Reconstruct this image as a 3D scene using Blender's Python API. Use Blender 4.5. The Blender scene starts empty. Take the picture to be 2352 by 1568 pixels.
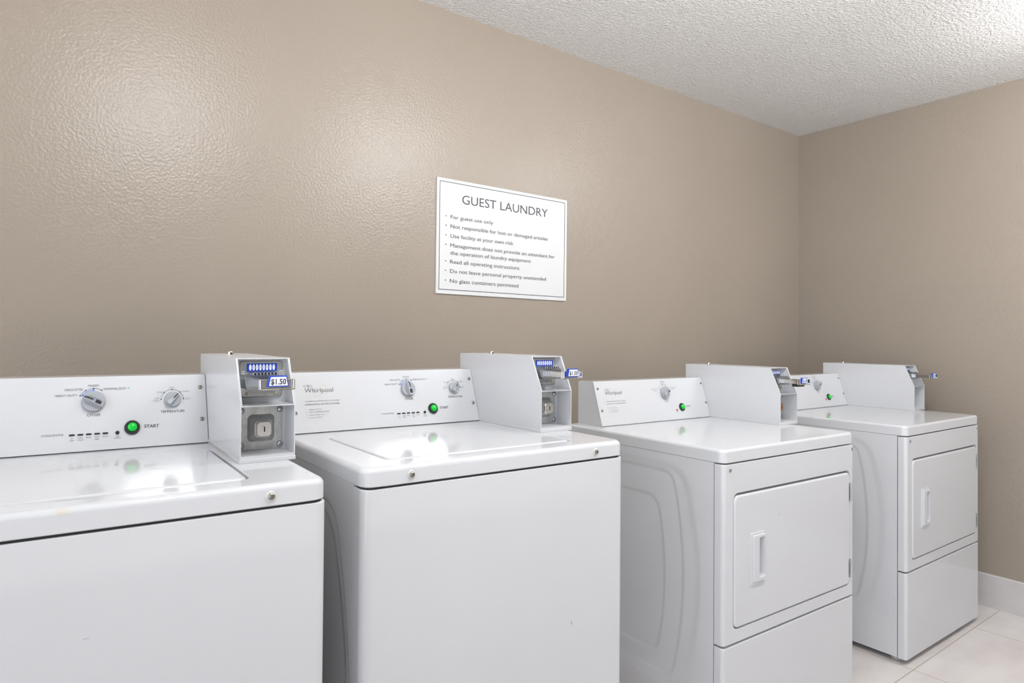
import bpy, bmesh, math, random
from mathutils import Vector, Matrix

random.seed(4)
SC = bpy.context.scene
COL = SC.collection
PI = math.pi

# ------------------------------------------------------------------ camera
cam_data = bpy.data.cameras.new('camera')
cam = bpy.data.objects.new('camera', cam_data)
COL.objects.link(cam)
SC.camera = cam
cam_data.sensor_fit = 'HORIZONTAL'
cam_data.sensor_width = 36.0
cam_data.lens = 1464.65 / 2352 * 36.0
cam_data.shift_x = 0.06606
cam_data.shift_y = -0.01218
cam_data.clip_start = 0.02
_yaw, _pit, _rol = (math.radians(v) for v in (34.1903, 0.7211, 0.5378))
_F = Vector((math.sin(_yaw) * math.cos(_pit), math.cos(_yaw) * math.cos(_pit), math.sin(_pit)))
_R = Vector((math.cos(_yaw), -math.sin(_yaw), 0))
_U = _R.cross(_F)
_R, _U = _R * math.cos(_rol) + _U * math.sin(_rol), _U * math.cos(_rol) - _R * math.sin(_rol)
_M = Matrix((_R, _U, -_F)).transposed().to_4x4()
_M.translation = (-3.8216, -1.9272, 1.2328)
cam.matrix_world = _M

# ------------------------------------------------------------------ view, world
SC.view_settings.view_transform = 'Standard'
SC.view_settings.look = 'None'
SC.view_settings.gamma = 1.0
SC.view_settings.use_curve_mapping = False
SC.view_settings.exposure = 0.0
world = bpy.data.worlds.new('world')
SC.world = world
world.use_nodes = True
# fill light added for the unbuilt left and front of the room, by direction
WORLD_FRONT, WORLD_LEFT, WORLD_BELOW = (0.04, 0.04, 0.04), (2.35, 2.48, 2.76), (3.00, 2.95, 2.9)
_nt = world.node_tree
_tc = _nt.nodes.new('ShaderNodeTexCoord')
_sp = _nt.nodes.new('ShaderNodeSeparateXYZ')
_nt.links.new(_tc.outputs['Generated'], _sp.inputs[0])
def _wmath(op, a, b, clamp=False):
    n = _nt.nodes.new('ShaderNodeMath'); n.operation = op; n.use_clamp = clamp
    for i, v in enumerate((a, b)):
        if isinstance(v, (int, float)): n.inputs[i].default_value = v
        else: _nt.links.new(v, n.inputs[i])
    return n.outputs[0]
_left = _wmath('MULTIPLY', _sp.outputs['X'], -1.0, True)
_below = _wmath('MULTIPLY', _wmath('MULTIPLY', _sp.outputs['Z'], -1.0), 1.6, True)
def _mixw(fac, a, b):
    n = _nt.nodes.new('ShaderNodeMix'); n.data_type = 'RGBA'
    _nt.links.new(fac, n.inputs['Factor'])
    for k, v in (('A', a), ('B', b)):
        if isinstance(v, tuple): n.inputs[k].default_value = (*v, 1)
        else: _nt.links.new(v, n.inputs[k])
    return n.outputs['Result']
_nt.links.new(_mixw(_below, _mixw(_left, WORLD_FRONT, WORLD_LEFT), WORLD_BELOW), _nt.nodes['Background'].inputs[0])
_nt.nodes['Background'].inputs[1].default_value = 1.0

LIGHTS = (36.0, 44.0, 33.0)
LAMP_COLOR = (0.98, 1.0, 1.03)
LAMPS = [(-3.25, -1.47, 2.28), (-2.0, -1.47, 2.28), (-0.72, -1.62, 2.28)]
ROOM_H = 2.434
ROOM_X0, ROOM_Y0 = -5.3, -3.5
WALL_SKEW = math.tan(math.radians(1.8919))

# ------------------------------------------------------------------ materials
def new_mat(name):
    m = bpy.data.materials.new(name)
    m.use_nodes = True
    nt = m.node_tree
    return m, nt, nt.nodes['Principled BSDF']

def lin(c):
    return tuple((v / 255 / 12.92) if v / 255 <= 0.04045 else ((v / 255 + 0.055) / 1.055) ** 2.4 for v in c)

def simple(name, col, rough=0.4, metal=0.0, spec=0.5, coat=0.0, emit=None):
    m, nt, b = new_mat(name)
    b.inputs['Base Color'].default_value = (*col, 1)
    b.inputs['Roughness'].default_value = rough
    b.inputs['Metallic'].default_value = metal
    b.inputs['Specular IOR Level'].default_value = spec
    b.inputs['Coat Weight'].default_value = coat
    if emit:
        b.inputs['Emission Color'].default_value = (*emit[0], 1)
        b.inputs['Emission Strength'].default_value = emit[1]
    return m

def noise(nt, scale, detail=2.0, rough=0.5, vec=None):
    n = nt.nodes.new('ShaderNodeTexNoise')
    n.inputs['Scale'].default_value = scale
    n.inputs['Detail'].default_value = detail
    n.inputs['Roughness'].default_value = rough
    if vec is None:
        vec = nt.nodes.new('ShaderNodeTexCoord').outputs['Object']
    nt.links.new(vec, n.inputs['Vector'])
    return n

def ramp(nt, fac, stops):
    r = nt.nodes.new('ShaderNodeValToRGB')
    while len(r.color_ramp.elements) < len(stops):
        r.color_ramp.elements.new(0.5)
    for e, (p, c) in zip(r.color_ramp.elements, stops):
        e.position = p
        e.color = (*c, 1) if len(c) == 3 else c
    nt.links.new(fac, r.inputs['Fac'])
    return r

def bump(nt, bsdf, height, strength, dist):
    b = nt.nodes.new('ShaderNodeBump')
    b.inputs['Strength'].default_value = strength
    b.inputs['Distance'].default_value = dist
    nt.links.new(height, b.inputs['Height'])
    nt.links.new(b.outputs['Normal'], bsdf.inputs['Normal'])

def wall_paint(name, col):
    m, nt, b = new_mat(name)
    n1 = noise(nt, 125, 1.5, 0.45)
    n2 = noise(nt, 1.3, 2)
    r = ramp(nt, n1.outputs['Fac'], [(0.25, (0, 0, 0)), (0.75, (1, 1, 1))])
    r.color_ramp.interpolation = 'EASE'
    bump(nt, b, r.outputs['Color'], 0.25, 0.0022)
    c = ramp(nt, n2.outputs['Fac'], [(0.3, tuple(v * 0.97 for v in col)), (0.7, tuple(v * 1.03 for v in col))])
    nt.links.new(c.outputs['Color'], b.inputs['Base Color'])
    b.inputs['Roughness'].default_value = 0.30
    b.inputs['Specular IOR Level'].default_value = 0.42
    return m

def ceiling_paint():
    m, nt, b = new_mat('ceiling_texture')
    n1 = noise(nt, 95, 4, 0.6)
    r = ramp(nt, n1.outputs['Fac'], [(0.38, (0, 0, 0)), (0.68, (1, 1, 1))])
    bump(nt, b, r.outputs['Color'], 0.8, 0.010)
    b.inputs['Base Color'].default_value = (0.90, 0.885, 0.86, 1)
    b.inputs['Roughness'].default_value = 0.45
    return m

def tile_floor():
    m, nt, b = new_mat('floor_tile')
    tc = nt.nodes.new('ShaderNodeTexCoord')
    mp = nt.nodes.new('ShaderNodeMapping')
    nt.links.new(tc.outputs['Object'], mp.inputs['Vector'])
    # joints lie on Y = -0.93 and on X = -0.36, -1.0
    mp.inputs['Location'].default_value = (0.36 + 6.4, 0.93 + 6.4, 0)
    br = nt.nodes.new('ShaderNodeTexBrick')
    br.offset = 0.0
    br.inputs['Scale'].default_value = 1.0
    br.inputs['Brick Width'].default_value = 0.64
    br.inputs['Row Height'].default_value = 0.64
    br.inputs['Mortar Size'].default_value = 0.0022
    br.inputs['Mortar Smooth'].default_value = 0.1
    br.inputs['Bias'].default_value = 0
    nt.links.new(mp.outputs['Vector'], br.inputs['Vector'])
    st = nt.nodes.new('ShaderNodeMapping')
    st.inputs['Scale'].default_value = (1.0, 2.2, 1)
    nt.links.new(tc.outputs['Object'], st.inputs['Vector'])
    n = noise(nt, 2.6, 5, 0.6, st.outputs['Vector'])
    c = ramp(nt, n.outputs['Fac'], [(0.32, (0.60, 0.555, 0.53)), (0.68, (0.72, 0.68, 0.655))])
    br.inputs['Mortar'].default_value = (0.44, 0.37, 0.29, 1)
    nt.links.new(c.outputs['Color'], br.inputs['Color1'])
    nt.links.new(c.outputs['Color'], br.inputs['Color2'])
    nt.links.new(br.outputs['Color'], b.inputs['Base Color'])
    b.inputs['Roughness'].default_value = 0.38
    return m

def tile_base():
    m, nt, b = new_mat('baseboard_tile')
    n = noise(nt, 3.5, 5, 0.6)
    c = ramp(nt, n.outputs['Fac'], [(0.32, (0.47, 0.44, 0.42)), (0.68, (0.57, 0.54, 0.52))])
    nt.links.new(c.outputs['Color'], b.inputs['Base Color'])
    b.inputs['Roughness'].default_value = 0.4
    return m

ENAMEL_COL = (0.603, 0.607, 0.618)
def enamel(name, spots=(), rough=0.08, col=ENAMEL_COL):
    """white baked enamel; spots = (centre, radii, colour, strength) in machine coordinates"""
    m, nt, b = new_mat(name)
    b.inputs['Roughness'].default_value = rough
    b.inputs['IOR'].default_value = 1.5
    tc = nt.nodes.new('ShaderNodeTexCoord')
    n = noise(nt, 3.0, 3, 0.5, tc.outputs['Object'])
    c = ramp(nt, n.outputs['Fac'], [(0.3, tuple(v * 0.985 for v in col)), (0.7, tuple(min(1, v * 1.01) for v in col))])
    out = c.outputs['Color']
    for cen, rad, scol, amt in spots:
        sub = nt.nodes.new('ShaderNodeVectorMath'); sub.operation = 'SUBTRACT'
        nt.links.new(tc.outputs['Object'], sub.inputs[0]); sub.inputs[1].default_value = cen
        div = nt.nodes.new('ShaderNodeVectorMath'); div.operation = 'DIVIDE'
        nt.links.new(sub.outputs[0], div.inputs[0]); div.inputs[1].default_value = rad
        ln = nt.nodes.new('ShaderNodeVectorMath'); ln.operation = 'LENGTH'
        nt.links.new(div.outputs[0], ln.inputs[0])
        nz = noise(nt, 1.2 / max(rad), 3, 0.6, tc.outputs['Object'])
        ad = nt.nodes.new('ShaderNodeMath'); ad.operation = 'ADD'
        nt.links.new(ln.outputs['Value'], ad.inputs[0]); nt.links.new(nz.outputs['Fac'], ad.inputs[1])
        rp = ramp(nt, ad.outputs[0], [(0.55, (amt,) * 3), (1.0, (0, 0, 0))])
        rp.color_ramp.interpolation = 'EASE'
        sc = nt.nodes.new('ShaderNodeMath'); sc.operation = 'MULTIPLY'; sc.inputs[1].default_value = 0.66
        nt.links.new(ad.outputs[0], sc.inputs[0]); nt.links.new(sc.outputs[0], rp.inputs['Fac'])
        mx = nt.nodes.new('ShaderNodeMix'); mx.data_type = 'RGBA'
        nt.links.new(rp.outputs['Color'], mx.inputs['Factor'])
        nt.links.new(out, mx.inputs['A']); mx.inputs['B'].default_value = (*scol, 1)
        out = mx.outputs['Result']
    nt.links.new(out, b.inputs['Base Color'])
    return m

def galvanised():
    m, nt, b = new_mat('galvanised_steel')
    v = nt.nodes.new('ShaderNodeTexVoronoi'); v.inputs['Scale'].default_value = 140
    tc = nt.nodes.new('ShaderNodeTexCoord'); nt.links.new(tc.outputs['Object'], v.inputs['Vector'])
    n = noise(nt, 60, 4, 0.7, tc.outputs['Object'])
    c = ramp(nt, n.outputs['Fac'], [(0.3, (0.42, 0.42, 0.40)), (0.75, (0.64, 0.65, 0.64))])
    nt.links.new(c.outputs['Color'], b.inputs['Base Color'])
    b.inputs['Metallic'].default_value = 0.85
    b.inputs['Roughness'].default_value = 0.34
    return m

M = dict(
    wall=wall_paint('wall_tan_paint', (0.315, 0.267, 0.217)),
    ceiling=ceiling_paint(), floor=tile_floor(), base=tile_base(),
    enamel=enamel('white_enamel', rough=0.08),
    panel=enamel('white_panel_enamel', rough=0.075),
    box=enamel('white_coin_box_enamel', rough=0.2),
    galv=galvanised(),
    chrome=simple('chrome', (0.62, 0.60, 0.57), 0.08, 1.0),
    steel=simple('brushed_steel', (0.42, 0.44, 0.47), 0.28, 1.0),
    brass=simple('brass_screw', (0.62, 0.52, 0.28), 0.3, 1.0),
    copper=simple('copper_lock', (0.55, 0.27, 0.12), 0.3, 1.0),
    screw=simple('screw_steel', (0.30, 0.29, 0.26), 0.35, 1.0),
    grommet=simple('grommet_plastic', (0.58, 0.57, 0.53), 0.4),
    black=simple('black_plastic', (0.012, 0.012, 0.014), 0.3),
    dark=simple('gap_shade', (0.02, 0.02, 0.022), 0.7),
    knob=simple('grey_knob_plastic', (0.36, 0.375, 0.40), 0.32),
    green=simple('green_button', (0.0, 0.52, 0.035), 0.18, emit=((0.0, 0.8, 0.05), 0.08)),
    red=simple('red_indicator', (0.55, 0.10, 0.04), 0.3),
    led=simple('dark_indicator', (0.012, 0.013, 0.016), 0.2),
    ink=simple('dark_grey_ink', (0.035, 0.035, 0.04), 0.5),
    ink_mid=simple('grey_ink', (0.12, 0.12, 0.135), 0.5),
    ink_pale=simple('pale_grey_ink', (0.24, 0.24, 0.26), 0.5),
    ink_blue=simple('blue_ink', (0.06, 0.12, 0.55), 0.5),
    ink_pblue=simple('pale_blue_ink', (0.20, 0.28, 0.62), 0.5),
    ink_green=simple('green_ink', (0.06, 0.42, 0.10), 0.5),
    ink_lime=simple('lime_ink', (0.55, 0.56, 0.30), 0.5),
    label_blue=simple('label_blue', (0.006, 0.055, 0.50), 0.3),
    label_white=simple('label_white', (0.82, 0.83, 0.88), 0.35),
    sign=simple('sign_white', (0.66, 0.66, 0.655), 0.45),
    sign_ink=simple('sign_ink', (0.045, 0.05, 0.06), 0.5),
    lamp_base=simple('lamp_base', (0.8, 0.8, 0.8), 0.4),
)

# ------------------------------------------------------------------ mesh helpers
def rr(a0, a1, b0, b1, r, n=6, m=1):
    """rounded rectangle, counter-clockwise; n+1 points per corner, m segments per side"""
    pts = []
    cs = [(a1 - r, b0 + r, -90), (a1 - r, b1 - r, 0), (a0 + r, b1 - r, 90), (a0 + r, b0 + r, 180)]
    for i, (ca, cb, st) in enumerate(cs):
        for k in range(n + 1):
            t = math.radians(st + 90 * k / n)
            pts.append((ca + r * math.cos(t), cb + r * math.sin(t)))
        ca2, cb2, st2 = cs[(i + 1) % 4]
        t2 = math.radians(st2)
        q = (ca2 + r * math.cos(t2), cb2 + r * math.sin(t2))
        p = pts[-1]
        for k in range(1, m):
            pts.append((p[0] + (q[0] - p[0]) * k / m, p[1] + (q[1] - p[1]) * k / m))
    return pts

def loft(bm, rings, cap0=True, cap1=True, mi=0):
    vs = [[bm.verts.new(p) for p in ring] for ring in rings]
    n = len(rings[0])
    fs = []
    for a, b in zip(vs, vs[1:]):
        for i in range(n):
            j = (i + 1) % n
            fs.append(bm.faces.new((a[i], a[j], b[j], b[i])))
    if cap0: fs.append(bm.faces.new(vs[0][::-1]))
    if cap1: fs.append(bm.faces.new(vs[-1]))
    for f in fs: f.material_index = mi
    return fs

def UV(z): return lambda p: (p[0], p[1], z)
def UZ(v): return lambda p: (p[0], v, p[1])

def box(bm, u0, u1, v0, v1, z0, z1, r=0.0, seg=2, mi=0, mat=None):
    ret = bmesh.ops.create_cube(bm, size=1.0)
    vs = ret['verts']
    for v in vs:
        v.co = Vector((u0 + (v.co.x + 0.5) * (u1 - u0), v0 + (v.co.y + 0.5) * (v1 - v0), z0 + (v.co.z + 0.5) * (z1 - z0)))
    fs = {f for v in vs for f in v.link_faces}
    if r > 0:
        es = {e for v in vs for e in v.link_edges}
        res = bmesh.ops.bevel(bm, geom=list(es), offset=r, segments=seg, profile=0.5, affect='EDGES')
        fs = {f for v in res['verts'] for f in v.link_faces} | {f for f in fs if f.is_valid}
    for f in fs: f.material_index = mi
    if mat is not None:
        vv = {v for f in fs for v in f.verts}
        for v in vv: v.co = mat @ v.co

def prism(bm, prof, u0, u1, mi=0):
    """profile in (v, z), extruded along u"""
    loft(bm, [[(u0, v, z) for v, z in prof], [(u1, v, z) for v, z in prof]], mi=mi)

def lathe(bm, prof, mat, seg=28, mi=0):
    """profile (radius, height), axis = local z of mat"""
    rings = []
    for r, h in prof:
        rings.append([mat @ Vector((max(r, 1e-5) * math.cos(2 * PI * k / seg), max(r, 1e-5) * math.sin(2 * PI * k / seg), h)) for k in range(seg)])
    loft(bm, rings, mi=mi)

def frame(origin, xdir, ydir):
    x = Vector(xdir).normalized(); y = Vector(ydir).normalized(); z = x.cross(y)
    m = Matrix((x, y, z)).transposed().to_4x4(); m.translation = origin
    return m

def mk(name, bm, mats, parent=None, angle=35, recalc=True):
    if recalc: bmesh.ops.recalc_face_normals(bm, faces=bm.faces[:])
    me = bpy.data.meshes.new(name)
    bm.to_mesh(me); bm.free()
    for m in (mats if isinstance(mats, (list, tuple)) else [mats]): me.materials.append(M[m] if isinstance(m, str) else m)
    for p in me.polygons: p.use_smooth = True
    me.set_sharp_from_angle(angle=math.radians(angle))
    o = bpy.data.objects.new(name, me)
    COL.objects.link(o)
    if recalc:                                # large flat faces keep flat shading next to their rounded edges
        wn = o.modifiers.new('weighted_normals', 'WEIGHTED_NORMAL'); wn.weight = 100; wn.keep_sharp = True
    if parent: o.parent = parent
    return o

def thing(name, label, cat, loc=(0, 0, 0), rz=0.0, group=None):
    o = bpy.data.objects.new(name, None)
    o.empty_display_size = 0.1
    COL.objects.link(o)
    o.location = loc; o.rotation_euler = (0, 0, rz)
    o['label'] = label; o['category'] = cat
    if group: o['group'] = group
    return o

def struct(name, bm, mat, **k):
    o = mk(name, bm, mat, **k)
    o['kind'] = 'structure'
    return o

# text: each string becomes flat printed lettering
_tc = {}
def glyphs(s, weight):
    if (s, weight) in _tc: return _tc[(s, weight)]
    cu = bpy.data.curves.new('lettering', 'FONT')
    cu.body = s; cu.offset = weight; cu.resolution_u = 4; cu.fill_mode = 'FRONT'
    ob = bpy.data.objects.new('lettering', cu)
    COL.objects.link(ob)
    dg = bpy.context.evaluated_depsgraph_get()
    me = bpy.data.meshes.new_from_object(ob.evaluated_get(dg))
    vs = [v.co.copy() for v in me.vertices]; fs = [tuple(p.vertices) for p in me.polygons]
    bpy.data.objects.remove(ob); bpy.data.curves.remove(cu); bpy.data.meshes.remove(me)
    _tc[(s, weight)] = (vs, fs)
    return _tc[(s, weight)]

def text(bm, mat, s, x, y, w=None, h=None, align='C', mi=0, weight=0.0, ref=None):
    """centre line y, cap height h; fits the width w"""
    vs, fs = glyphs(s, weight)
    if not vs: return
    x0, x1 = min(v.x for v in vs), max(v.x for v in vs)
    cap = 0.72
    sy = h / cap if h else None
    sx = w / (x1 - x0) if w else sy
    if sy is None: sy = sx
    ox = x - (0 if align == 'L' else (x1 - x0) * sx / 2) - x0 * sx
    nv = [bm.verts.new(mat @ Vector((ox + v.x * sx, y + (v.y - cap / 2) * sy, 0))) for v in vs]
    for f in fs:
        try: fc = bm.faces.new([nv[i] for i in f]); fc.material_index = mi
        except ValueError: pass

def arc(bm, mat, cx, cy, r, a0, a1, w, n=24, mi=0, z=0.0, ry=None, rot=0.0):
    """flat printed arc line, degrees, in the plane of mat"""
    ry = ry or r
    pr = None
    for k in range(n + 1):
        t = math.radians(a0 + (a1 - a0) * k / n)
        q = []
        for d in (-w / 2, w / 2):
            x, y = (r + d) * math.cos(t), (ry + d) * math.sin(t)
            c, s_ = math.cos(rot), math.sin(rot)
            q.append(bm.verts.new(mat @ Vector((cx + x * c - y * s_, cy + x * s_ + y * c, z))))
        if pr: f = bm.faces.new((pr[0], q[0], q[1], pr[1])); f.material_index = mi
        pr = q

def dot(bm, mat, cx, cy, r, mi=0, ry=None, n=14):
    ry = ry or r
    f = bm.faces.new([bm.verts.new(mat @ Vector((cx + r * math.cos(2 * PI * k / n), cy + ry * math.sin(2 * PI * k / n), 0))) for k in range(n)])
    f.material_index = mi

def quad(bm, mat, pts, mi=0, z=0.0):
    f = bm.faces.new([bm.verts.new(mat @ Vector((x, y, z))) for x, y in pts]); f.material_index = mi

# ------------------------------------------------------------------ the room
bm = bmesh.new(); box(bm, ROOM_X0 - 0.12, 0.4, ROOM_Y0 - 0.12, 0.12, -0.1, 0.0); struct('floor', bm, 'floor')
bm = bmesh.new(); box(bm, ROOM_X0 - 0.12, 0.4, ROOM_Y0 - 0.12, 0.12, ROOM_H, ROOM_H + 0.1); struct('ceiling', bm, 'ceiling')
bm = bmesh.new(); box(bm, ROOM_X0 - 0.12, 0.12, 0.0, 0.12, 0.0, ROOM_H); struct('wall_back', bm, 'wall')
bm = bmesh.new()
pl = [(0, 0), (0.12, 0), (0.12 + WALL_SKEW * ROOM_Y0, ROOM_Y0), (WALL_SKEW * ROOM_Y0, ROOM_Y0)]
loft(bm, [[(x, y, 0) for x, y in pl], [(x, y, ROOM_H) for x, y in pl]]); struct('wall_right', bm, 'wall')
BB = 0.1526
bm = bmesh.new()
def xr(y): return WALL_SKEW * y
def basepr(t, z): return [(xr(y) - t, y, z) for y in (-0.012, ROOM_Y0)]
prof = [(0.0, 0.0), (0.011, 0.0), (0.011, BB - 0.004), (0.008, BB), (0.0, BB)]
loft(bm, [[(xr(y) - t, y, z) for t, z in prof] for y in (-0.011, ROOM_Y0)])
struct('baseboard_right', bm, 'base')
bm = bmesh.new()
loft(bm, [[(x, -t, z) for t, z in prof] for x in (ROOM_X0, xr(-0.011))])
struct('baseboard_back', bm, 'base')

def lamp_mat(name, strength): return simple(name, (0.9, 0.9, 0.9), 0.4, emit=(LAMP_COLOR, strength))
# ceiling lamps: hung oval fittings with frosted bowls, the light of the room
for i, (lx, ly, LAMP_Z) in enumerate(LAMPS):
    t = thing('ceiling_light', ['long frosted ceiling light in front of the washers', 'long frosted ceiling light between the washers and the first dryer', 'long frosted ceiling light near the right wall'][i], 'ceiling light', (lx, ly, ROOM_H), 0, 'long ceiling lights')
    zc = LAMP_Z - ROOM_H
    bm = bmesh.new(); box(bm, -0.24, 0.24, -0.05, 0.05, -0.018, 0.0, 0.004, 2)
    for a in (-0.16, 0.16): lathe(bm, [(0.012, -0.016), (0.012, zc + 0.066), (0.0, zc + 0.066)], Matrix.Translation((a, 0, 0)), 16)
    mk('lamp_base', bm, 'lamp_base', t)
    bm = bmesh.new(); lathe(bm, [(math.sin(a), math.cos(a)) for a in [k * PI / 24 for k in range(0, 25)]], Matrix.Translation((0, 0, zc)) @ Matrix.Diagonal((0.28, 0.095, 0.075, 1)), 48); mk('glass_bowl', bm, lamp_mat('lamp_bowl_glass', LIGHTS[i]), t)

# ------------------------------------------------------------------ the sign
SGW, SGH = 0.6537, 0.4229
sg = thing('wall_sign', 'white rectangular sign of guest laundry rules with a thin dark border on the tan wall', 'sign', (-2.5549, 0, 1.8134 - SGH))
sg.rotation_euler = (0, math.radians(0.25), 0)
bm = bmesh.new(); box(bm, 0, SGW, -0.006, 0.0, 0, SGH, 0.0008, 1); mk('sign_board', bm, 'sign', sg)
SF = frame((0, -0.0068, SGH), (1, 0, 0), (0, 0, 1))
bm = bmesh.new()
b0, b1, c0, c1, w = 0.0108, SGW - 0.0130, 0.0117, SGH - 0.0150, 0.0021
for q in ([(b0, -c0), (b1, -c0), (b1, -c0 - w), (b0, -c0 - w)], [(b0, -c1), (b1, -c1), (b1, -c1 + w), (b0, -c1 + w)],
          [(b0, -c0 - w), (b0 + w, -c0 - w), (b0 + w, -c1 + w), (b0, -c1 + w)], [(b1 - w, -c0 - w), (b1, -c0 - w), (b1, -c1 + w), (b1 - w, -c1 + w)]):
    quad(bm, SF, q)
mk('border_line', bm, 'sign_ink', sg, recalc=False)
bm = bmesh.new()
text(bm, SF, 'GUEST LAUNDRY', 0.3270, -0.0675, 0.4306, 0.0345, weight=-0.004)
mk('heading', bm, 'sign_ink', sg, recalc=False)
for s, x0, x1, y, bl in (('For guest use only', .0603, .2591, .1384, 1), ('Not responsible for lost or damaged articles', .0603, .5443, .1728, 1),
                         ('Use facility at your own risk', .0603, .3613, .2083, 1), ('Management does not provide an attendant for', .0603, .5847, .2428, 1),
                         ('the operation of laundry equipment', .0603, .4535, .2705, 0), ('Read all operating instructions', .0603, .3933, .3030, 1),
                         ('Do not leave personal property unattended', .0603, .5371, .3375, 1), ('No glass containers permitted', .0603, .3901, .3733, 1)):
    bm = bmesh.new()
    text(bm, SF, s, x0, -y, x1 - x0, 0.0142, 'L')
    if bl: dot(bm, SF, 0.0402, -y + 0.0008, 0.0023)
    mk('rule_line', bm, 'sign_ink', sg, recalc=False)

# ------------------------------------------------------------------ shared machine parts
def barrel_side(bm, v0, v1, z0, z1, u, levels, nv=130, nz=170):
    """stamped left side panel: smooth arched steps pressed in; closed at u only (an outer skin)"""
    def step(x): x = max(0, min(1, x)); return x * x * (3 - 2 * x)
    def off(v, z):
        d = 0
        for zc, hz, va, k, rad, wd, dep in levels:
            vf = va + k * ((z - zc) / hz) ** 2
            a, b = v - vf, hz - abs(z - zc)
            dx, dy = rad - a, rad - b
            ins = rad - (math.hypot(max(dx, 0), max(dy, 0)) + min(max(dx, dy), 0))
            d += dep * step(ins / wd + 0.5)
        return d
    g = [[bm.verts.new((u + off(v0 + (v1 - v0) * (i / nv), z0 + (z1 - z0) * j / nz), v0 + (v1 - v0) * (i / nv), z0 + (z1 - z0) * j / nz)) for i in range(nv + 1)] for j in range(nz + 1)]
    for j in range(nz):
        for i in range(nv):
            bm.faces.new((g[j][i], g[j + 1][i], g[j + 1][i + 1], g[j][i + 1]))
    return g

def cabinet_mesh(u0, u1, v0, v1, z0, z1, levels):
    bm = bmesh.new()
    g = barrel_side(bm, v0, v1, z0, z1, u0, levels)
    nz, nv = len(g) - 1, len(g[0]) - 1
    # edges of the skin are flat at u0: the other five faces close the box
    bot = [g[0][i] for i in range(nv + 1)]; top = [g[nz][i] for i in range(nv + 1)]
    fr = [g[j][0] for j in range(nz + 1)]; bk = [g[j][nv] for j in range(nz + 1)]
    A = bm.verts.new((u1, v0, z0)); B = bm.verts.new((u1, v1, z0)); C = bm.verts.new((u1, v1, z1)); D = bm.verts.new((u1, v0, z1))
    bm.faces.new(bot + [B, A]); bm.faces.new(top[::-1] + [D, C]); bm.faces.new(fr[::-1] + [A, D]); bm.faces.new(bk + [C, B]); bm.faces.new((A, B, C, D))
    return bm

def front_rings(u0, u1, z0, z1, vb, R, kz=0.22, steps=6):
    """rings of a front panel whose vertical edges are turned with radius R"""
    rings = [[UZ(vb)(p) for p in rr(u0, u1, z0, z1, 0.003, 4)]]
    for k in range(steps + 1):
        th = PI / 2 * k / steps
        iu = R * (1 - math.cos(th)); iz = kz * iu; v = R * (1 - math.sin(th))
        rings.append([UZ(v)(p) for p in rr(u0 + iu, u1 - iu, z0 + iz, z1 - iz, 0.003, 4)])
    return rings

def screw_mesh(mat, r=0.0045, grommet=False):
    bm = bmesh.new()
    if grommet: lathe(bm, [(0.0085, 0.0), (0.0085, 0.002), (0.007, 0.0032), (0.0, 0.0032)], mat, 20, 1)
    h = 0.003 if grommet else 0.0
    lathe(bm, [(r, h), (r, h + 0.0012), (r * 0.72, h + 0.0026), (r * 0.42, h + 0.003), (r * 0.36, h + 0.0012), (0.0, h + 0.0012)], mat, 16)
    return bm

def dial_mesh(fr, r, height, ang, window):
    """round dial with a raised grip bar; ang = direction of the pointer"""
    bm = bmesh.new()
    lathe(bm, [(r, 0), (r, height * 0.30), (r * 0.95, height * 0.42), (r * 0.9, height * 0.42), (0, height * 0.42)], fr, 40)
    m = fr @ Matrix.Rotation(math.radians(ang), 4, 'Z')
    # bar with sloping flanks: lower outline wide, crest narrow, nose tapered
    lo = [(-0.93 * r, -0.30 * r), (-0.80 * r, -0.44 * r), (0.70 * r, -0.36 * r), (0.96 * r, -0.20 * r), (0.96 * r, 0.20 * r), (0.70 * r, 0.36 * r), (-0.80 * r, 0.44 * r), (-0.93 * r, 0.30 * r)]
    hi = [(-0.86 * r, -0.22 * r), (-0.76 * r, -0.27 * r), (0.55 * r, -0.22 * r), (0.92 * r, -0.12 * r), (0.92 * r, 0.12 * r), (0.55 * r, 0.22 * r), (-0.76 * r, 0.27 * r), (-0.86 * r, 0.22 * r)]
    zt = [0.95, 0.95, 1.0, 0.62, 0.62, 1.0, 0.95, 0.95]
    loft(bm, [[m @ Vector((x, y, height * 0.40)) for x, y in lo], [m @ Vector((x, y, height * z)) for (x, y), z in zip(hi, zt)]])
    e = height * 1.0 + 0.0003
    # pointer line, over the crest and down the nose
    w = 0.055 * r
    for (xa, za), (xb, zb) in (((0.08 * r, height * 0.985), (0.55 * r, height)), ((0.55 * r, height), (0.92 * r, height * 0.62))):
        f = bm.faces.new([bm.verts.new(m @ Vector(p)) for p in ((xa, -w, za + 0.0004), (xb, -w, zb + 0.0004), (xb, w, zb + 0.0004), (xa, w, za + 0.0004))]); f.material_index = 1
    if window:
        box(bm, -0.66 * r, -0.16 * r, -0.13 * r, 0.13 * r, height * 0.9, e + 0.0002, 0.0, mi=1, mat=m)
    return bm

def dots(bm, f, cx, cy, r, angs, rd, mi=0):
    for a in angs: dot(bm, f, cx + r * math.cos(math.radians(a)), cy + r * math.sin(math.radians(a)), rd, mi)

def start_button(fr, cx, cy, rb, parent):
    m = fr @ Matrix.Translation((cx, cy, 0))
    bm = bmesh.new(); lathe(bm, [(rb, 0), (rb, 0.003), (rb * 0.9, 0.0052), (rb * 0.70, 0.0052), (rb * 0.66, 0.003), (0, 0.003)], m, 36); mk('button_bezel', bm, 'black', parent)
    g = rb * 0.62
    bm = bmesh.new(); lathe(bm, [(g, 0.003), (g, 0.007), (g * 0.9, 0.0095), (g * 0.6, 0.0112), (g * 0.3, 0.0119), (0, 0.0121)], m, 30); o = mk('start_button', bm, 'green', parent, 60); o['label'] = 'lit green start button'

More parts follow.
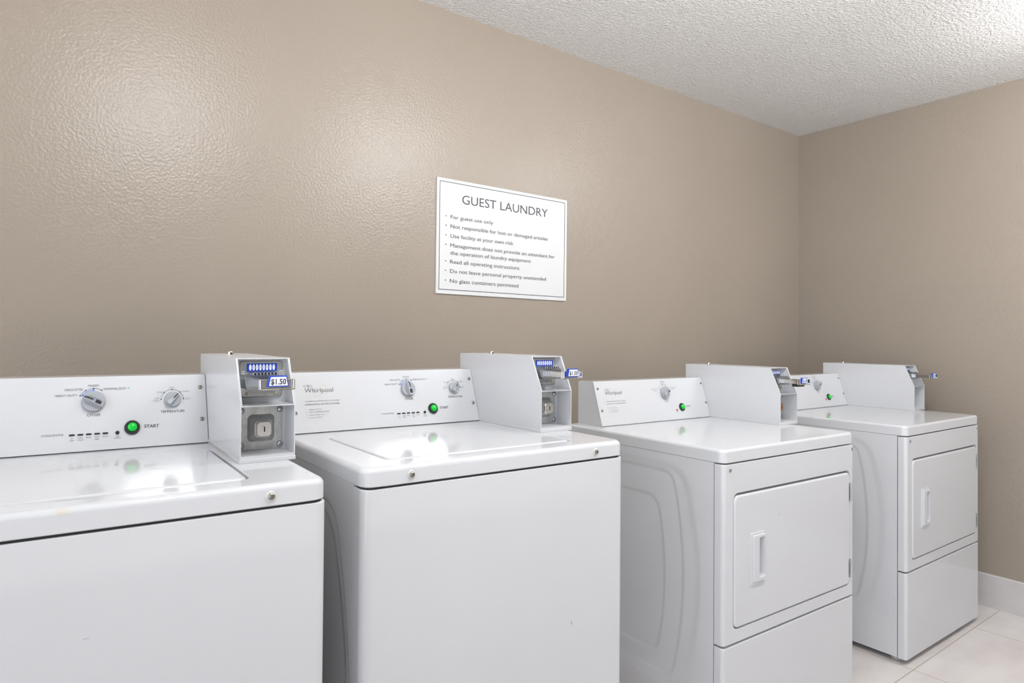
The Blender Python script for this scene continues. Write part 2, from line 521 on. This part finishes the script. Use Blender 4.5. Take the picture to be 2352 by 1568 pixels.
def logo(bm, fr, x0, x1, y0, cap, sw, em, mi_dark, mi_lime, mi_mid):
    text(bm, fr, 'Whirlpool', x0, y0 + cap / 2, x1 - x0, cap, 'L', mi_dark, weight=-0.010)
    (xa, ya), (xb, yb) = sw
    cx, cy = (xa + xb) / 2, (ya + yb) / 2
    L = math.hypot(xb - xa, yb - ya) / 2
    arc(bm, fr, cx, cy, L, 0, 360, 0.0007, 40, mi_lime, 0.0001, ry=L * 0.30, rot=math.atan2(yb - ya, xb - xa))
    ex0, ex1, ey, ery = em
    ex = (ex0 + ex1) / 2; er = (ex1 - ex0) / 2
    arc(bm, fr, ex, ey, er, 0, 360, 0.0005, 30, mi_mid, 0, ry=ery)
    dot(bm, fr, ex0 + 0.0006, ey, 0.0009, mi_dark); dot(bm, fr, ex1 - 0.0006, ey, 0.0009, mi_dark)
    for k in (-1, 0, 1): arc(bm, fr, ex + er * (0.1 + 0.22 * k), ey, ery * 0.45, 0, 360, 0.0005, 10, mi_mid)

# ------------------------------------------------------------------ coin box
def coin_box(parent, bu, bw, bzt, bzk, byf, byk, byb, pv, price, kind, H):
    """bu,bw: left edge and width; profile heights and depths; pv: depth of the back plates; z counted from the worktop"""
    z = lambda q: H + q
    T = 0.0022
    bm = bmesh.new()
    prof = [(byb, 0.006), (byb, bzt), (byf, bzt), (byk, bzk), (byk, 0.006)]
    P = [(v, z(h)) for v, h in prof]
    prism(bm, P, bu, bu + T); prism(bm, P, bu + bw - T, bu + bw)
    i0, i1 = bu + T, bu + bw - T
    box(bm, i0, i1, byf, byb, z(bzt - T), z(bzt))                                   # roof
    box(bm, i0, i1, byb - T, byb, z(0.006), z(bzt - T))                             # back
    box(bm, i0, i1, byk, pv, z(bzk - T), z(bzk))                                    # shelf
    box(bm, i0, i1, byk, byb - T, z(0.006), z(0.0125))                              # floor
    box(bm, i0, i1, pv, pv + T, z(0.0125), z(bzt - T))                              # inner back plate
    # thin turned lips along the opening
    sl = Vector((0, byk - byf, bzk - bzt)).normalized()
    for ua in (i0, i1 - 0.0016):
        loft(bm, [[(u, v, z(h)) for u, v, h in ((ua, byf, bzt - T), (ua + 0.0016, byf, bzt - T), (ua + 0.0016, byf + 0.003, bzt - T), (ua, byf + 0.003, bzt - T))],
                  [(u, v, z(h)) for u, v, h in ((ua, byk, bzk), (ua + 0.0016, byk, bzk), (ua + 0.0016, byk + 0.003, bzk), (ua, byk + 0.003, bzk))]])
    box(bm, bu - 0.0012, bu + bw + 0.0012, byk - 0.0012, byb, z(0.0), z(0.0075), 0.0006, 1)   # base strip
    cb = mk('coin_box', bm, M['box'] if kind != 'stained' else M['box_stained'], parent, 30)
    fr = frame((bu, pv, z(0)), (1, 0, 0), (0, 0, 1))          # x right, y up, z towards the viewer
    s = bw / 0.105
    # mechanism plate with slots
    p0, p1, q0, q1 = 0.011 * s, 0.094 * s, bzk + 0.011, bzt - 0.006
    bm = bmesh.new()
    loft(bm, [[fr @ Vector((a, b, d)) for a, b in rr(p0 + i, p1 - i, q0 + i, q1 - i, 0.006, 4)] for d, i in ((0.0, 0), (0.003, 0), (0.0045, 0.0015))])
    for k in range(4):
        for a in (0.013, 0.087):
            for c in (0, 0.004):
                quad(bm, fr, [((a + c) * s, q1 - 0.021 - 0.0035 * k), ((a + c + 0.003) * s, q1 - 0.021 - 0.0035 * k), ((a + c + 0.003) * s, q1 - 0.0195 - 0.0035 * k), ((a + c) * s, q1 - 0.0195 - 0.0035 * k)], 1, 0.0047)
    for k in range(30):
        a = (0.022 + 0.002 * k) * s
        quad(bm, fr, [(a, q0 + 0.006), (a + 0.0007, q0 + 0.006), (a + 0.0007, q0 + 0.015), (a, q0 + 0.015)], 2, 0.0047)
    mk('slide_plate', bm, ['galv', 'label_white', 'screw'], cb)
    for a in (0.024, 0.080):
        mk('plate_screw', screw_mesh(fr @ Matrix.Translation((a * s, q0 + 0.007, 0.0045)), 0.0026), 'brass', cb)
    # blue coin label
    l0, l1, m0, m1 = 0.0235 * s, 0.0825 * s, bzt - 0.0262, bzt - 0.0110
    f2 = fr @ Matrix.Translation((0, 0, 0.0052))
    bm = bmesh.new()
    box(bm, l0, l1, m0, m1, -0.0006, 0.0, mat=f2)
    f3 = f2 @ Matrix.Translation((0, 0, 0.0003)); f4 = f2 @ Matrix.Translation((0, 0, 0.0005))
    pitch = (l1 - l0) / 9.0
    for k in range(8):
        cx = l0 + pitch * (k + 1); cy = (m0 + m1) / 2
        dot(bm, f3, cx, cy, pitch * 0.38, 1, (m1 - m0) * 0.42, 18)
        if 0 < k < 7: text(bm, f4, '25', cx, cy, pitch * 0.42, 0.0032, mi=2)
    mk('coin_label', bm, ['label_blue', 'label_white', 'ink_mid'], cb, recalc=False)
    # coin slide: housing with eight ridges, tray and end plate
    zs = bzk + (bzt - bzk) * 0.50            # middle height of the slide
    hv = 0.045                                # housing depth in front of the plate
    bm = bmesh.new()
    rg = rr(0.010 * s, 0.078 * s, zs - 0.0145, zs + 0.0125, 0.006, 5)
    loft(bm, [[fr @ Vector((a, b, d)) for a, b in [(x + (0.002 if d > 0.04 else 0) * (1 if x < 0.04 else -1), y) for x, y in rg]] for d in (0.004, 0.038, 0.045)])
    for k in range(8):
        a = l0 + pitch * (k + 1)
        box(bm, a - pitch * 0.5, a - pitch * 0.5 + pitch * 0.34, zs + 0.010, zs + 0.0165, 0.006, 0.040, 0.0008, 1, mat=fr)
        box(bm, a - pitch * 0.12, a + pitch * 0.12, zs + 0.0127, m0, 0.0046, 0.0056, 0, mi=1, mat=fr)
    mk('slide_housing', bm, ['steel', 'black'], cb)
    reach = pv - (0.1305 if bw < 0.11 else 0.167)
    bm = bmesh.new()
    box(bm, 0.026 * s, 0.074 * s, zs - 0.008, zs + 0.0065, 0.040, reach - 0.002, 0.001, 1, mat=fr)
    box(bm, 0.030 * s, 0.070 * s, zs + 0.0062, zs + 0.0072, 0.046, reach - 0.006, 0, mat=fr)
    # end plate: shallow open channel
    e0, e1 = 0.0185 * s, 0.0825 * s
    box(bm, e0, e1, zs - 0.0105, zs + 0.0085, reach - 0.002, reach, 0.0006, 1, mat=fr)
    box(bm, e0, e0 + 0.003, zs - 0.0105, zs + 0.0085, reach, reach + 0.008, 0.0008, 1, mat=fr)
    box(bm, e1 - 0.003, e1, zs - 0.0105, zs + 0.0085, reach, reach + 0.008, 0.0008, 1, mat=fr)
    box(bm, e0, e1, zs - 0.0105, zs - 0.0078, reach, reach + 0.008, 0.0008, 1, mat=fr)
    mk('coin_slide', bm, 'chrome', cb)
    if kind == 'grip':
        bm = bmesh.new()
        box(bm, 0.030 * s, 0.070 * s, zs - 0.0185, zs - 0.008, reach - 0.030, reach - 0.004, 0.004, 3, mat=fr); mk('slide_grip', bm, 'black', cb)
    # price tag: trapezoid plate standing on the end plate
    tb, tt = 0.0325 * s, 0.0712 * s
    y0, y1 = zs - 0.0050, zs + 0.0150
    bm = bmesh.new()
    tr = lambda i, d: [fr @ Vector(p + (d,)) for p in ((tb + i, y0 + i), (tt - i, y0 + i), (tt - 0.0035 - i * 0.9, y1 - i), (tb + 0.0035 + i * 0.9, y1 - i))]
    loft(bm, [tr(0, reach), tr(0, reach + 0.006), tr(0.0004, reach + 0.0065)])
    for f in bm.faces: f.material_index = 0
    f5 = [bm.verts.new(p) for p in tr(0.0020, reach + 0.0068)]
    fc = bm.faces.new(f5); fc.material_index = 1
    text(bm, fr @ Matrix.Translation((0, 0, reach + 0.0071)), price, (tb + tt) / 2, (y0 + y1) / 2 - 0.0003, (tt - tb) * 0.72, 0.0100, mi=2, weight=0.02)
    mk('price_tag', bm, ['label_blue', 'label_white', 'ink'], cb, recalc=False)
    # lower lock plate
    bm = bmesh.new()
    loft(bm, [[fr @ Vector((a, b, d)) for a, b in rr(0.006 + i, bw - 0.011 - i, 0.015 + i, bzk - 0.0065 - i, 0.004, 4)] for d, i in ((0.0, 0), (0.0022, 0), (0.0028, 0.0006))])
    cx, cy = bw * 0.505, 0.0575 * bzk / 0.1067
    loft(bm, [[fr @ Vector((a, b, d)) for a, b in rr(cx - h, cx + h, cy - h, cy + h, rad, 6)] for d, h, rad in ((0.0026, 0.0265, 0.009), (0.006, 0.0245, 0.010), (0.017, 0.0185, 0.009), (0.0195, 0.0165, 0.008))], cap0=False)
    mk('lock_plate', bm, 'galv', cb, 25)
    bm = bmesh.new()
    loft(bm, [[fr @ Vector((a, b, d)) for a, b in rr(cx - h, cx + h, cy - h, cy + h, rad, 6)] for d, h, rad in ((0.018, 0.0155, 0.008), (0.024, 0.0155, 0.008), (0.0262, 0.0135, 0.0075))])
    lathe(bm, [(0.0062, 0.026), (0.0062, 0.0272), (0.0, 0.0272)], fr @ Matrix.Translation((cx, cy, 0)), 24)
    box(bm, cx - 0.0012, cx + 0.0012, cy - 0.0048, cy + 0.0048, 0.0268, 0.0275, 0, mi=1, mat=fr)
    mk('lock', bm, ['copper' if kind == 'grip' else 'chrome', 'black'], cb, 25)
    for a in (0.0145, bw - 0.0150):
        for b in (0.0235, bzk - 0.0145):
            bm = bmesh.new()
            lathe(bm, [(0.0062, 0.002), (0.0062, 0.0035), (0.0048, 0.0058), (0.0022, 0.0068), (0, 0.0070)], fr @ Matrix.Translation((a, b, 0)), 20)
            mk('plate_bolt', bm, 'steel', cb, 50)
    # round key bolt on the roof
    bm = bmesh.new()
    lathe(bm, [(0.0068, 0), (0.0068, 0.005), (0.0055, 0.0072), (0, 0.0076)], Matrix.Translation((bu + bw * 0.42, byb - 0.10 if bw < 0.11 else byb - 0.075, z(bzt))), 20)
    mk('roof_bolt', bm, 'chrome', cb, 50)
    return cb

# ------------------------------------------------------------------ washer
WW, WD = 0.686, 0.640
def washer(x, y, deg, H, label, idx):
    t = thing('washing_machine', label, 'washing machine', (x, y, 0), math.radians(deg), 'white coin washers')
    # top with a groove around the lid
    lid_o = (0.0835, 0.5695, 0.0585, 0.3780); hole = (0.0790, 0.5740, 0.0535, 0.3830)
    SUB = 30
    def hole_ring(zz, g=0.0):
        out = []
        for a, b in rr(hole[0] + g, hole[1] - g, hole[2] + g, hole[3] - g, 0.022, 6, SUB):
            if b < 0.06 and 0.24 < a < 0.40:
                b -= 0.011 * max(0.0, math.sin(PI * (a - 0.24) / 0.16)) ** 1.5
            out.append((a, b, H + zz))
        return out
    bm = bmesh.new()
    R = 0.011
    rings = [[(a, b, H - 0.0357) for a, b in rr(0.002, WW - 0.002, 0.002, WD, 0.022, 6, SUB)],
             [(a, b, H - 0.0340) for a, b in rr(0, WW, 0, WD, 0.023, 6, SUB)]]
    for k in range(6):
        th = PI / 2 * k / 5
        i = R * (1 - math.cos(th))
        rings.append([(a, b, H - R + R * math.sin(th)) for a, b in rr(i, WW - i, i, WD - i, 0.023 - i * 0.6, 6, SUB)])
    rings += [hole_ring(0.0, -0.0015), hole_ring(-0.0012), hole_ring(-0.011, 0.001)]
    loft(bm, rings)
    mk('worktop', bm, M['top_stained'] if idx == 0 else M['enamel'], t, 40)
    bm = bmesh.new()
    def lid_ring(i, zz): return [(a, b, H + zz) for a, b in rr(lid_o[0] + i, lid_o[1] - i, lid_o[2] + i, lid_o[3] - i, 0.019 - i * 0.5, 6, SUB)]
    loft(bm, [lid_ring(0.0008, -0.0105), lid_ring(0, -0.0040), lid_ring(0.0008, -0.0015), lid_ring(0.003, 0.0004), lid_ring(0.006, 0.0012)])
    mk('lid', bm, 'enamel', t, 40)
    # front panel and cabinet
    bm = bmesh.new()
    loft(bm, front_rings(0.0005, WW - 0.0005 + 0.0015, 0.03, H - 0.0390, 0.0430, 0.020, 0.10))
    mk('front_panel', bm, M['front_marked'] if idx == 1 else (M['front_scuffed'] if idx == 0 else M['enamel']), t, 40)
    lev = [(H - 0.52, 0.425, 0.058, 0.082, 0.05, 0.010, 0.005), (H - 0.52, 0.400, 0.085, 0.09, 0.05, 0.03, 0.006)]
    mk('cabinet', cabinet_mesh(0.0025, WW - 0.0025, 0.0452, WD - 0.02, 0.03, H - 0.0357, lev), M['enamel'], t, 40)
    for a in (0.05, WW - 0.05):
        for b in (0.06, WD - 0.08):
            bm = bmesh.new(); lathe(bm, [(0.020, 0.0), (0.020, 0.012), (0.010, 0.014), (0.010, 0.032), (0, 0.032)], Matrix.Translation((a, b, 0)), 20); mk('levelling_foot', bm, 'black', t)
    bm = bmesh.new(); loft(bm, [[(a, b, H + q) for a, b in rr(0.004, WW - 0.004, 0.0045, 0.050, 0.018, 6)] for q in (-0.0415, -0.0350)]); mk('gap_shade_strip', bm, 'dark', t)  # dark strip added to paint the shade in the gap under the worktop
    for a in (0.1004, 0.5900):
        mk('lock_screw', screw_mesh(frame((a, 0.0004, H - 0.0190), (1, 0, 0), (0, 0, 1)), 0.0056, True), ['screw', 'grommet'], t)
    # control panel
    cy, cyt, cz, cb = 0.4544, 0.5030, 0.1486, 0.565
    bm = bmesh.new()
    prism(bm, [(cy + 0.001, H + 0.0022), (cyt + 0.0004, H + cz - 0.002), (cyt + 0.0025, H + cz), (cb, H + cz), (cb, H)], 0.0265, 0.5852)
    prism(bm, [(cy + 0.012, H), (cy + 0.014, H + 0.004), (cb - 0.002, H + 0.004), (cb - 0.002, H)], 0.030, 0.583)
    pn = mk('control_panel', bm, 'panel', t, 25)
    P0, P1 = Vector((0, cy + 0.001, H + 0.0022)), Vector((0, cyt + 0.0004, H + cz - 0.002))
    up = (P1 - P0).normalized()
    fr = frame(P0 - up * 0.0022, (1, 0, 0), up) @ Matrix.Translation((0, 0, 0.0005))
    mk('cycle_dial', dial_mesh(fr, 0.0218, 0.017, 152 if idx == 0 else 97, True), ['knob', 'black'], pn, 30)
    mk('temperature_dial', dial_mesh(fr, 0.0168, 0.015, 47, False), ['knob', 'black'], pn, 30)
    pn.children[0].matrix_local = fr @ Matrix.Translation((0.3632, 0.1030, 0)) @ fr.inverted()
    pn.children[1].matrix_local = fr @ Matrix.Translation((0.5146, 0.1009, 0)) @ fr.inverted()
    start_button(fr, 0.4340, 0.0444, 0.0150, pn)
    for k in range(5):
        a = 0.3245 + 0.0149 * k
        bm = bmesh.new()
        loft(bm, [[fr @ Vector((p, q, d)) for p, q in rr(a - 0.0052, a + 0.0052, 0.0343, 0.0376, 0.0016, 4)] for d in (-0.0003, 0.0007)]); mk('status_light', bm, 'led', pn)
    bm = bmesh.new(); lathe(bm, [(0.0038, -0.0003), (0.0038, 0.0008), (0, 0.0012)], fr @ Matrix.Translation((0.4062, 0.0357, 0)), 18); mk('lid_locked_light', bm, 'led', pn)
    for a, b in ((0.5735, 0.1268), (0.5740, 0.0545), (0.0375, 0.1268), (0.0375, 0.0530)):
        mk('panel_screw', screw_mesh(fr @ Matrix.Translation((a, b, -0.0003)), 0.0046), 'screw', pn)
    bm = bmesh.new()
    DK, MD, PA, BL, PB, GR, LI = range(7)
    tx = lambda s, x, yy, w, h, mi=MD, al='C', wt=0.0: text(bm, fr, s, x, yy, w, h, al, mi, wt)
    inks = ['ink', 'ink_mid', 'ink_pale', 'ink_blue', 'ink_pblue', 'ink_green', 'ink_lime']
    # cycle dial
    tx('HEAVY DUTY', .3139, .1180, .0400, .0046); tx('DELICATES', .3276, .1300, .0325, .0046); tx('MIXED', .3631, .1374, .0200, .0046)
    tx('NORMAL ECO', .4026, .1297, .0416, .0046); tx('CYCLES', .3628, .0757, .0237, .0056, DK)
    arc(bm, fr, .3632, .1037, .0276, 152, 58, .0007, 24, DK); dots(bm, fr, .3632, .1037, .0276, (152, 121, 90, 58), .0014, DK)
    arc(bm, fr, .3632, .1037, .0242, 151, 140, .0024, 6, BL); arc(bm, fr, .3632, .1037, .0242, 138, 99, .0020, 12, PB); arc(bm, fr, .3632, .1037, .0242, 97, 86, .0024, 6, BL)
    quad(bm, fr, [(.4262, .1292), (.4290, .1293), (.4304, .1316), (.4276, .1312)], GR)
    mk('cycle_dial_lettering', bm, inks, pn, recalc=False); bm = bmesh.new()
    # temperature dial
    tx('TEMPERATURE', .5146, .0751, .0486, .0054, DK)
    tx('COOL', .5145, .1282, .0115, .0034, PA); tx('COLD', .4905, .1184, .0130, .0034, PA); tx('TAP', .4835, .1048, .0090, .0034, PA); tx('COLD', .4822, .1000, .0130, .0034, PA)
    tx('WARM', .5415, .1185, .0150, .0034, PA); tx('HOT', .5458, .1018, .0104, .0034, PA)
    arc(bm, fr, .5146, .1009, .0229, 177, 3, .0006, 30, DK); dots(bm, fr, .5146, .1009, .0229, (177, 134, 90, 46, 3), .0013, DK)
    mk('temperature_dial_lettering', bm, inks, pn, recalc=False); bm = bmesh.new()
    tx('START', .4718, .0456, .0290, .0068, DK, wt=0.012)
    mk('start_lettering', bm, inks, pn, recalc=False); bm = bmesh.new()
    # status lights
    tx('CYCLE STATUS', .2908, .0380, .0375, .0042)
    for k, (a, b) in enumerate((('In', 'Use'), ('Soak/', 'Wash'), ('Rinse', ''), ('Final', 'Spin'), ('Done', ''))):
        c = .3245 + .0149 * k
        tx(a, c, .0300, None, .0032, PA)
        if b: tx(b, c, .0255, None, .0032, PA)
    tx('Lid', .4062, .0292, None, .0032, PA); tx('Locked', .4062, .0250, None, .0032, PA)
    mk('status_lettering', bm, inks, pn, recalc=False); bm = bmesh.new()
    logo(bm, fr, .0665, .1430, .1040, .0118, ((.0904, .0936), (.1252, .1240)), (.0649, .0871, .1209, .0030), DK, LI, MD)
    mk('logo_lettering', bm, inks, pn, recalc=False); bm = bmesh.new()
    tx('COMMERCIAL WASHER HEAVY DUTY SERIES', .1106, .0814, .0925, .0026, MD); tx('OPERATING INSTRUCTIONS', .1099, .0733, .0924, .0046, MD)
    for k, (s, w) in enumerate((('Select CYCLE', .033), ('Select TEMPERATURE', .0534), ('Insert Payment', .041), ('Press START', .033))):
        yy = (.0603, .0537, .0467, .0396)[k]
        tx('%d.' % (k + 1), .0645, yy, None, .0034, PA, 'L'); tx(s, .0730, yy, w, .0034, PA, 'L')
    mk('instruction_lettering', bm, inks, pn, recalc=False)
    coin_box(t, 0.5863, 0.1050, 0.1946, 0.1067, 0.2258, 0.1862, 0.5589, 0.2400, '$1.50', 'stained' if idx == 0 else 'plain', H)
    return t

# ------------------------------------------------------------------ dryer
DW, DD = 0.7366, 0.633
def dryer(x, y, deg, H, label, idx):
    t = thing('clothes_dryer', label, 'clothes dryer', (x, y, 0), math.radians(deg), 'white coin dryers')
    bm = bmesh.new()
    R = 0.009
    rings = [[(a, b, H - 0.0387) for a, b in rr(0.002, DW - 0.002, 0.002, DD, 0.020, 6)], [(a, b, H - 0.037) for a, b in rr(0, DW, 0, DD, 0.021, 6)]]
    for k in range(6):
        th = PI / 2 * k / 5; i = R * (1 - math.cos(th))
        rings.append([(a, b, H - R + R * math.sin(th)) for a, b in rr(i, DW - i, i, DD - i * 0.2, 0.021 - i * 0.6, 6)])
    loft(bm, rings); mk('worktop', bm, 'enamel', t, 40)
    zb = 0.022
    zc, hz = H - 0.4045, 0.312
    lev = [(zc, 0.312, 0.138, 0.040, 0.035, 0.008, 0.0026), (zc, 0.330, 0.085, 0.055, 0.05, 0.030, 0.0030), (H - 0.421, 0.243, 0.207, 0.030, 0.035, 0.008, 0.0026),
           (H - 0.80, 0.056, 0.06, 0.0, 0.02, 0.012, -0.0010)]
    mk('cabinet', cabinet_mesh(0.0018, DW - 0.0018, 0.0325, DD - 0.004, zb, H - 0.0387, lev), 'enamel', t, 40)
    # upper front panel with the door opening
    bm = bmesh.new()
    rings = front_rings(0.0008, DW - 0.0008, H - 0.5555, H - 0.0418, 0.0295, 0.012)
    hole = (0.0462, 0.7112, H - 0.5165, H - 0.1285)
    hr = lambda i, v: [UZ(v)(p) for p in rr(hole[0] + i, hole[1] - i, hole[2] + i, hole[3] - i, 0.022, 4)]
    loft(bm, rings + [hr(-0.0025, 0.0), hr(-0.0007, 0.0007), hr(0, 0.003), hr(0, 0.022)])
    mk('front_panel', bm, 'enamel', t, 40)
    bm = bmesh.new()
    loft(bm, front_rings(0.0008, DW - 0.0008, zb - 0.002, H - 0.5605, 0.0295, 0.012)); mk('lower_panel', bm, 'enamel', t, 40)
    # door with hinges and moulded handle
    bm = bmesh.new()
    d = (0.0492, 0.7080, H - 0.5140, H - 0.1350)
    dr = lambda i, v: [UZ(v)(p) for p in rr(d[0] + i, d[1] - i, d[2] + i, d[3] - i, 0.021 - i, 4)]
    h0, h1, k0, k1 = 0.1268, 0.1960, H - 0.4050, H - 0.2525
    ring = lambda a, b, c, e, r, v: [UZ(v)(p) for p in rr(a, b, c, e, r, 4)]
    o0, o1, o2, o3 = h0 + 0.036, h1 - 0.005, k0 + 0.020, k1 - 0.016
    hole = lambda i, v: ring(o0 - 0.003 + i, o1 + 0.003 - i, o2 - 0.003 + i, o3 + 0.003 - i, 0.006, v)
    loft(bm, [dr(0, 0.0205), dr(0, 0.003), dr(0.0012, 0.0002), dr(0.004, -0.0016), dr(0.007, -0.0020), hole(0, -0.0020), hole(0, 0.0205)], cap0=False, cap1=False)
    dm = 'door_marked' if idx == 0 else 'enamel'
    door = mk('door', bm, M[dm], t, 40)
    bm = bmesh.new()
    loft(bm, [ring(h0, h1, k0, k1, 0.004, -0.0019), ring(h0, h1, k0, k1, 0.004, -0.0042), ring(h0 + 0.001, h1 - 0.001, k0 + 0.001, k1 - 0.001, 0.004, -0.0050),
              ring(h0 + 0.008, h1 - 0.002, k0 + 0.009, k1 - 0.007, 0.004, -0.0052), ring(h0 + 0.0085, h1 - 0.0025, k0 + 0.0095, k1 - 0.0075, 0.004, -0.0085), ring(h0 + 0.0095, h1 - 0.003, k0 + 0.0105, k1 - 0.0085, 0.004, -0.0092),
              ring(o0 - 0.001, o1 + 0.0005, o2 - 0.001, o3 + 0.001, 0.006, -0.0092), ring(o0, o1, o2, o3, 0.006, -0.0082), ring(o0, o1 - 0.001, o2 + 0.001, o3 - 0.001, 0.006, 0.010), ring(o0 + 0.004, o1 - 0.004, o2 + 0.008, o3 - 0.008, 0.005, 0.018)], cap0=False)
    mk('handle', bm, 'enamel', door, 30)
    for zc_ in (H - 0.2020, H - 0.4595):
        bm = bmesh.new()
        box(bm, 0.6950, 0.7090, -0.0032, 0.004, zc_ - 0.031, zc_ + 0.031, 0.0008, 1)
        lathe(bm, [(0.0026, -0.030), (0.0026, 0.030), (0, 0.030)], Matrix.Translation((0.7060, -0.0030, zc_)), 14)
        box(bm, 0.6965, 0.7020, -0.0038, -0.0030, zc_ - 0.018, zc_ + 0.018, 0, mi=1)
        mk('hinge', bm, ['steel', 'screw'], door, 30)
    for a, b in ((0.0300, H - 0.0595), (0.7225 if idx == 0 else 0.7165, H - 0.0575)):
        mk('panel_screw', screw_mesh(frame((a, 0.0004, b), (1, 0, 0), (0, 0, 1)), 0.0056), 'steel', t)
    for a in (0.05, DW - 0.05):
        for b in (0.055, DD - 0.06):
            bm = bmesh.new(); lathe(bm, [(0.018, 0.0), (0.018, 0.010), (0.009, 0.012), (0.009, zb + 0.002), (0, zb + 0.002)], Matrix.Translation((a, b, 0)), 20); mk('levelling_foot', bm, 'grommet', t)
    # control panel
    cy, cyt, cz, cb = 0.5082, 0.5542, 0.1575, 0.632
    bm = bmesh.new()
    prism(bm, [(cy + 0.001, H + 0.0022), (cyt + 0.0004, H + cz - 0.002), (cyt + 0.002, H + cz), (cyt + 0.005, H + cz), (cy + 0.006, H + 0.0022)], 0.0506, 0.6675)
    prism(bm, [(cy + 0.005, H), (cy + 0.006, H + 0.003), (cyt + 0.004, H + cz - 0.002), (cb, H + cz - 0.002), (cb, H)], 0.0530, 0.6660)
    pn = mk('control_panel', bm, 'panel', t, 25)
    P0, P1 = Vector((0, cy + 0.001, H + 0.0022)), Vector((0, cyt + 0.0004, H + cz - 0.002))
    up = (P1 - P0).normalized()
    fr = frame(P0 - up * 0.0022, (1, 0, 0), up) @ Matrix.Translation((0, 0, 0.0005))
    o = mk('cycle_dial', dial_mesh(fr, 0.0240, 0.020, 25 if idx == 0 else 22, False), ['knob', 'black'], pn, 30)
    o.matrix_local = fr @ Matrix.Translation((0.4203, 0.1080, 0)) @ fr.inverted()
    start_button(fr, 0.5040, 0.0485, 0.0155, pn)
    bm = bmesh.new(); lathe(bm, [(0.0040, -0.0003), (0.0040, 0.0015), (0.0025, 0.003), (0, 0.0034)], fr @ Matrix.Translation((0.4718, 0.0388, 0)), 18); mk('in_use_light', bm, 'red', pn)
    for a, b in ((0.0650, 0.1375), (0.0650, 0.0574), (0.6570, 0.1395), (0.6590, 0.0603)):
        mk('panel_screw', screw_mesh(fr @ Matrix.Translation((a, b, -0.0003)), 0.0046), 'screw', pn)
    bm = bmesh.new()
    DK, MD, PA, LI = range(4)
    tx = lambda s, x, yy, w, h, mi=MD, al='C', wt=0.0: text(bm, fr, s, x, yy, w, h, al, mi, wt)
    inks = ['ink', 'ink_mid', 'ink_pale', 'ink_lime']
    arc(bm, fr, .4203, .1078, .0340, 147, 33, .0007, 26, MD); dots(bm, fr, .4203, .1078, .0340, (147, 90, 33), .0015, DK)
    tx('HEAVY DUTY', .3640, .1255, .0380, .0042, PA); tx('HIGH', .3700, .1190, .0180, .0036, PA)
    tx('NORMAL', .4210, .1550, .0270, .0042, PA); tx('MEDIUM', .4210, .1490, .0240, .0036, PA)
    tx('DELICATE', .4760, .1270, .0320, .0042, PA); tx('LOW', .4730, .1205, .0150, .0036, PA)
    tx('CYCLES', .4203, .0762, .0250, .0056, PA)
    mk('cycle_dial_lettering', bm, inks, pn, recalc=False); bm = bmesh.new()
    tx('START', .5435, .0505, .0302, .0070, MD); tx('In Use', .4718, .0310, .016, .0032, PA)
    mk('start_lettering', bm, inks, pn, recalc=False); bm = bmesh.new()
    logo(bm, fr, .0965, .1840, .1134, .0138, ((.1275, .1005), (.1611, .1345)), (.0958, .1233, .1318, .0032), DK, LI, MD)
    mk('logo_lettering', bm, inks, pn, recalc=False); bm = bmesh.new()
    tx('COMMERCIAL DRYER HEAVY DUTY SERIES', .1447, .0886, .0978, .0030, MD); tx('OPERATING INSTRUCTIONS', .1458, .0802, .1012, .0048, PA)
    for k, (s, w) in enumerate((('Select CYCLE', .037), ('Insert Payment', .042), ('Press START', .037))):
        yy = (.0651, .0577, .0503)[k]
        tx('%d.' % (k + 1), .0990, yy, None, .0036, PA, 'L'); tx(s, .1085, yy, w, .0036, PA, 'L')
    mk('instruction_lettering', bm, inks, pn, recalc=False)
    coin_box(t, 0.6684, 0.1134, 0.2099, 0.1141, 0.2588, 0.2198, 0.6273, 0.2760, '$1.00', 'grip' if idx == 0 else 'plain', H)
    return t

# marked enamels (stains, chips and grime that belong to single machines)
HW1, HW2, HD1, HD2 = 0.9942, 0.9900, 0.9192, 0.9087
M['top_stained'] = enamel('white_enamel_yellow_stain', [((0.302, 0.004, HW1 - 0.006), (0.012, 0.02, 0.006), (0.62, 0.54, 0.34), 0.40)])
M['front_scuffed'] = enamel('white_enamel_scuffed', [((0.334, 0, HW1 - 0.185), (0.006, 0.02, 0.0012), (0.35, 0.35, 0.35), 0.6)])
M['front_marked'] = enamel('white_enamel_chipped', [((0.518, 0, HW2 - 0.397), (0.0012, 0.02, 0.0055), (0.06, 0.055, 0.05), 0.9)])
M['door_marked'] = enamel('white_enamel_nick', [((0.2750, 0, HD1 - 0.2170), (0.0030, 0.02, 0.0030), (0.2, 0.2, 0.2), 0.7)])
M['box_stained'] = enamel('white_coin_box_grime', [((0.585, 0.36, HW1 + 0.003), (0.01, 0.17, 0.0030), (0.30, 0.24, 0.15), 0.6)], rough=0.2)

washer(-4.0623, -0.8976, -2.5213, HW1, 'white top-loading coin washer nearest the viewer, leftmost machine, cut off by the left edge', 0)
washer(-3.2876, -0.8835, -1.7132, HW2, 'white top-loading coin washer shown whole, standing between the cut-off washer and the first dryer', 1)
dryer(-2.1500, -0.8784, -1.7749, HD1, 'white front-door coin dryer next to the washers, third machine from the left', 0)
dryer(-0.9959, -0.9065, -0.7147, HD2, 'white front-door coin dryer farthest right, standing beside the right wall and its baseboard', 1)
bpy.context.view_layer.update()
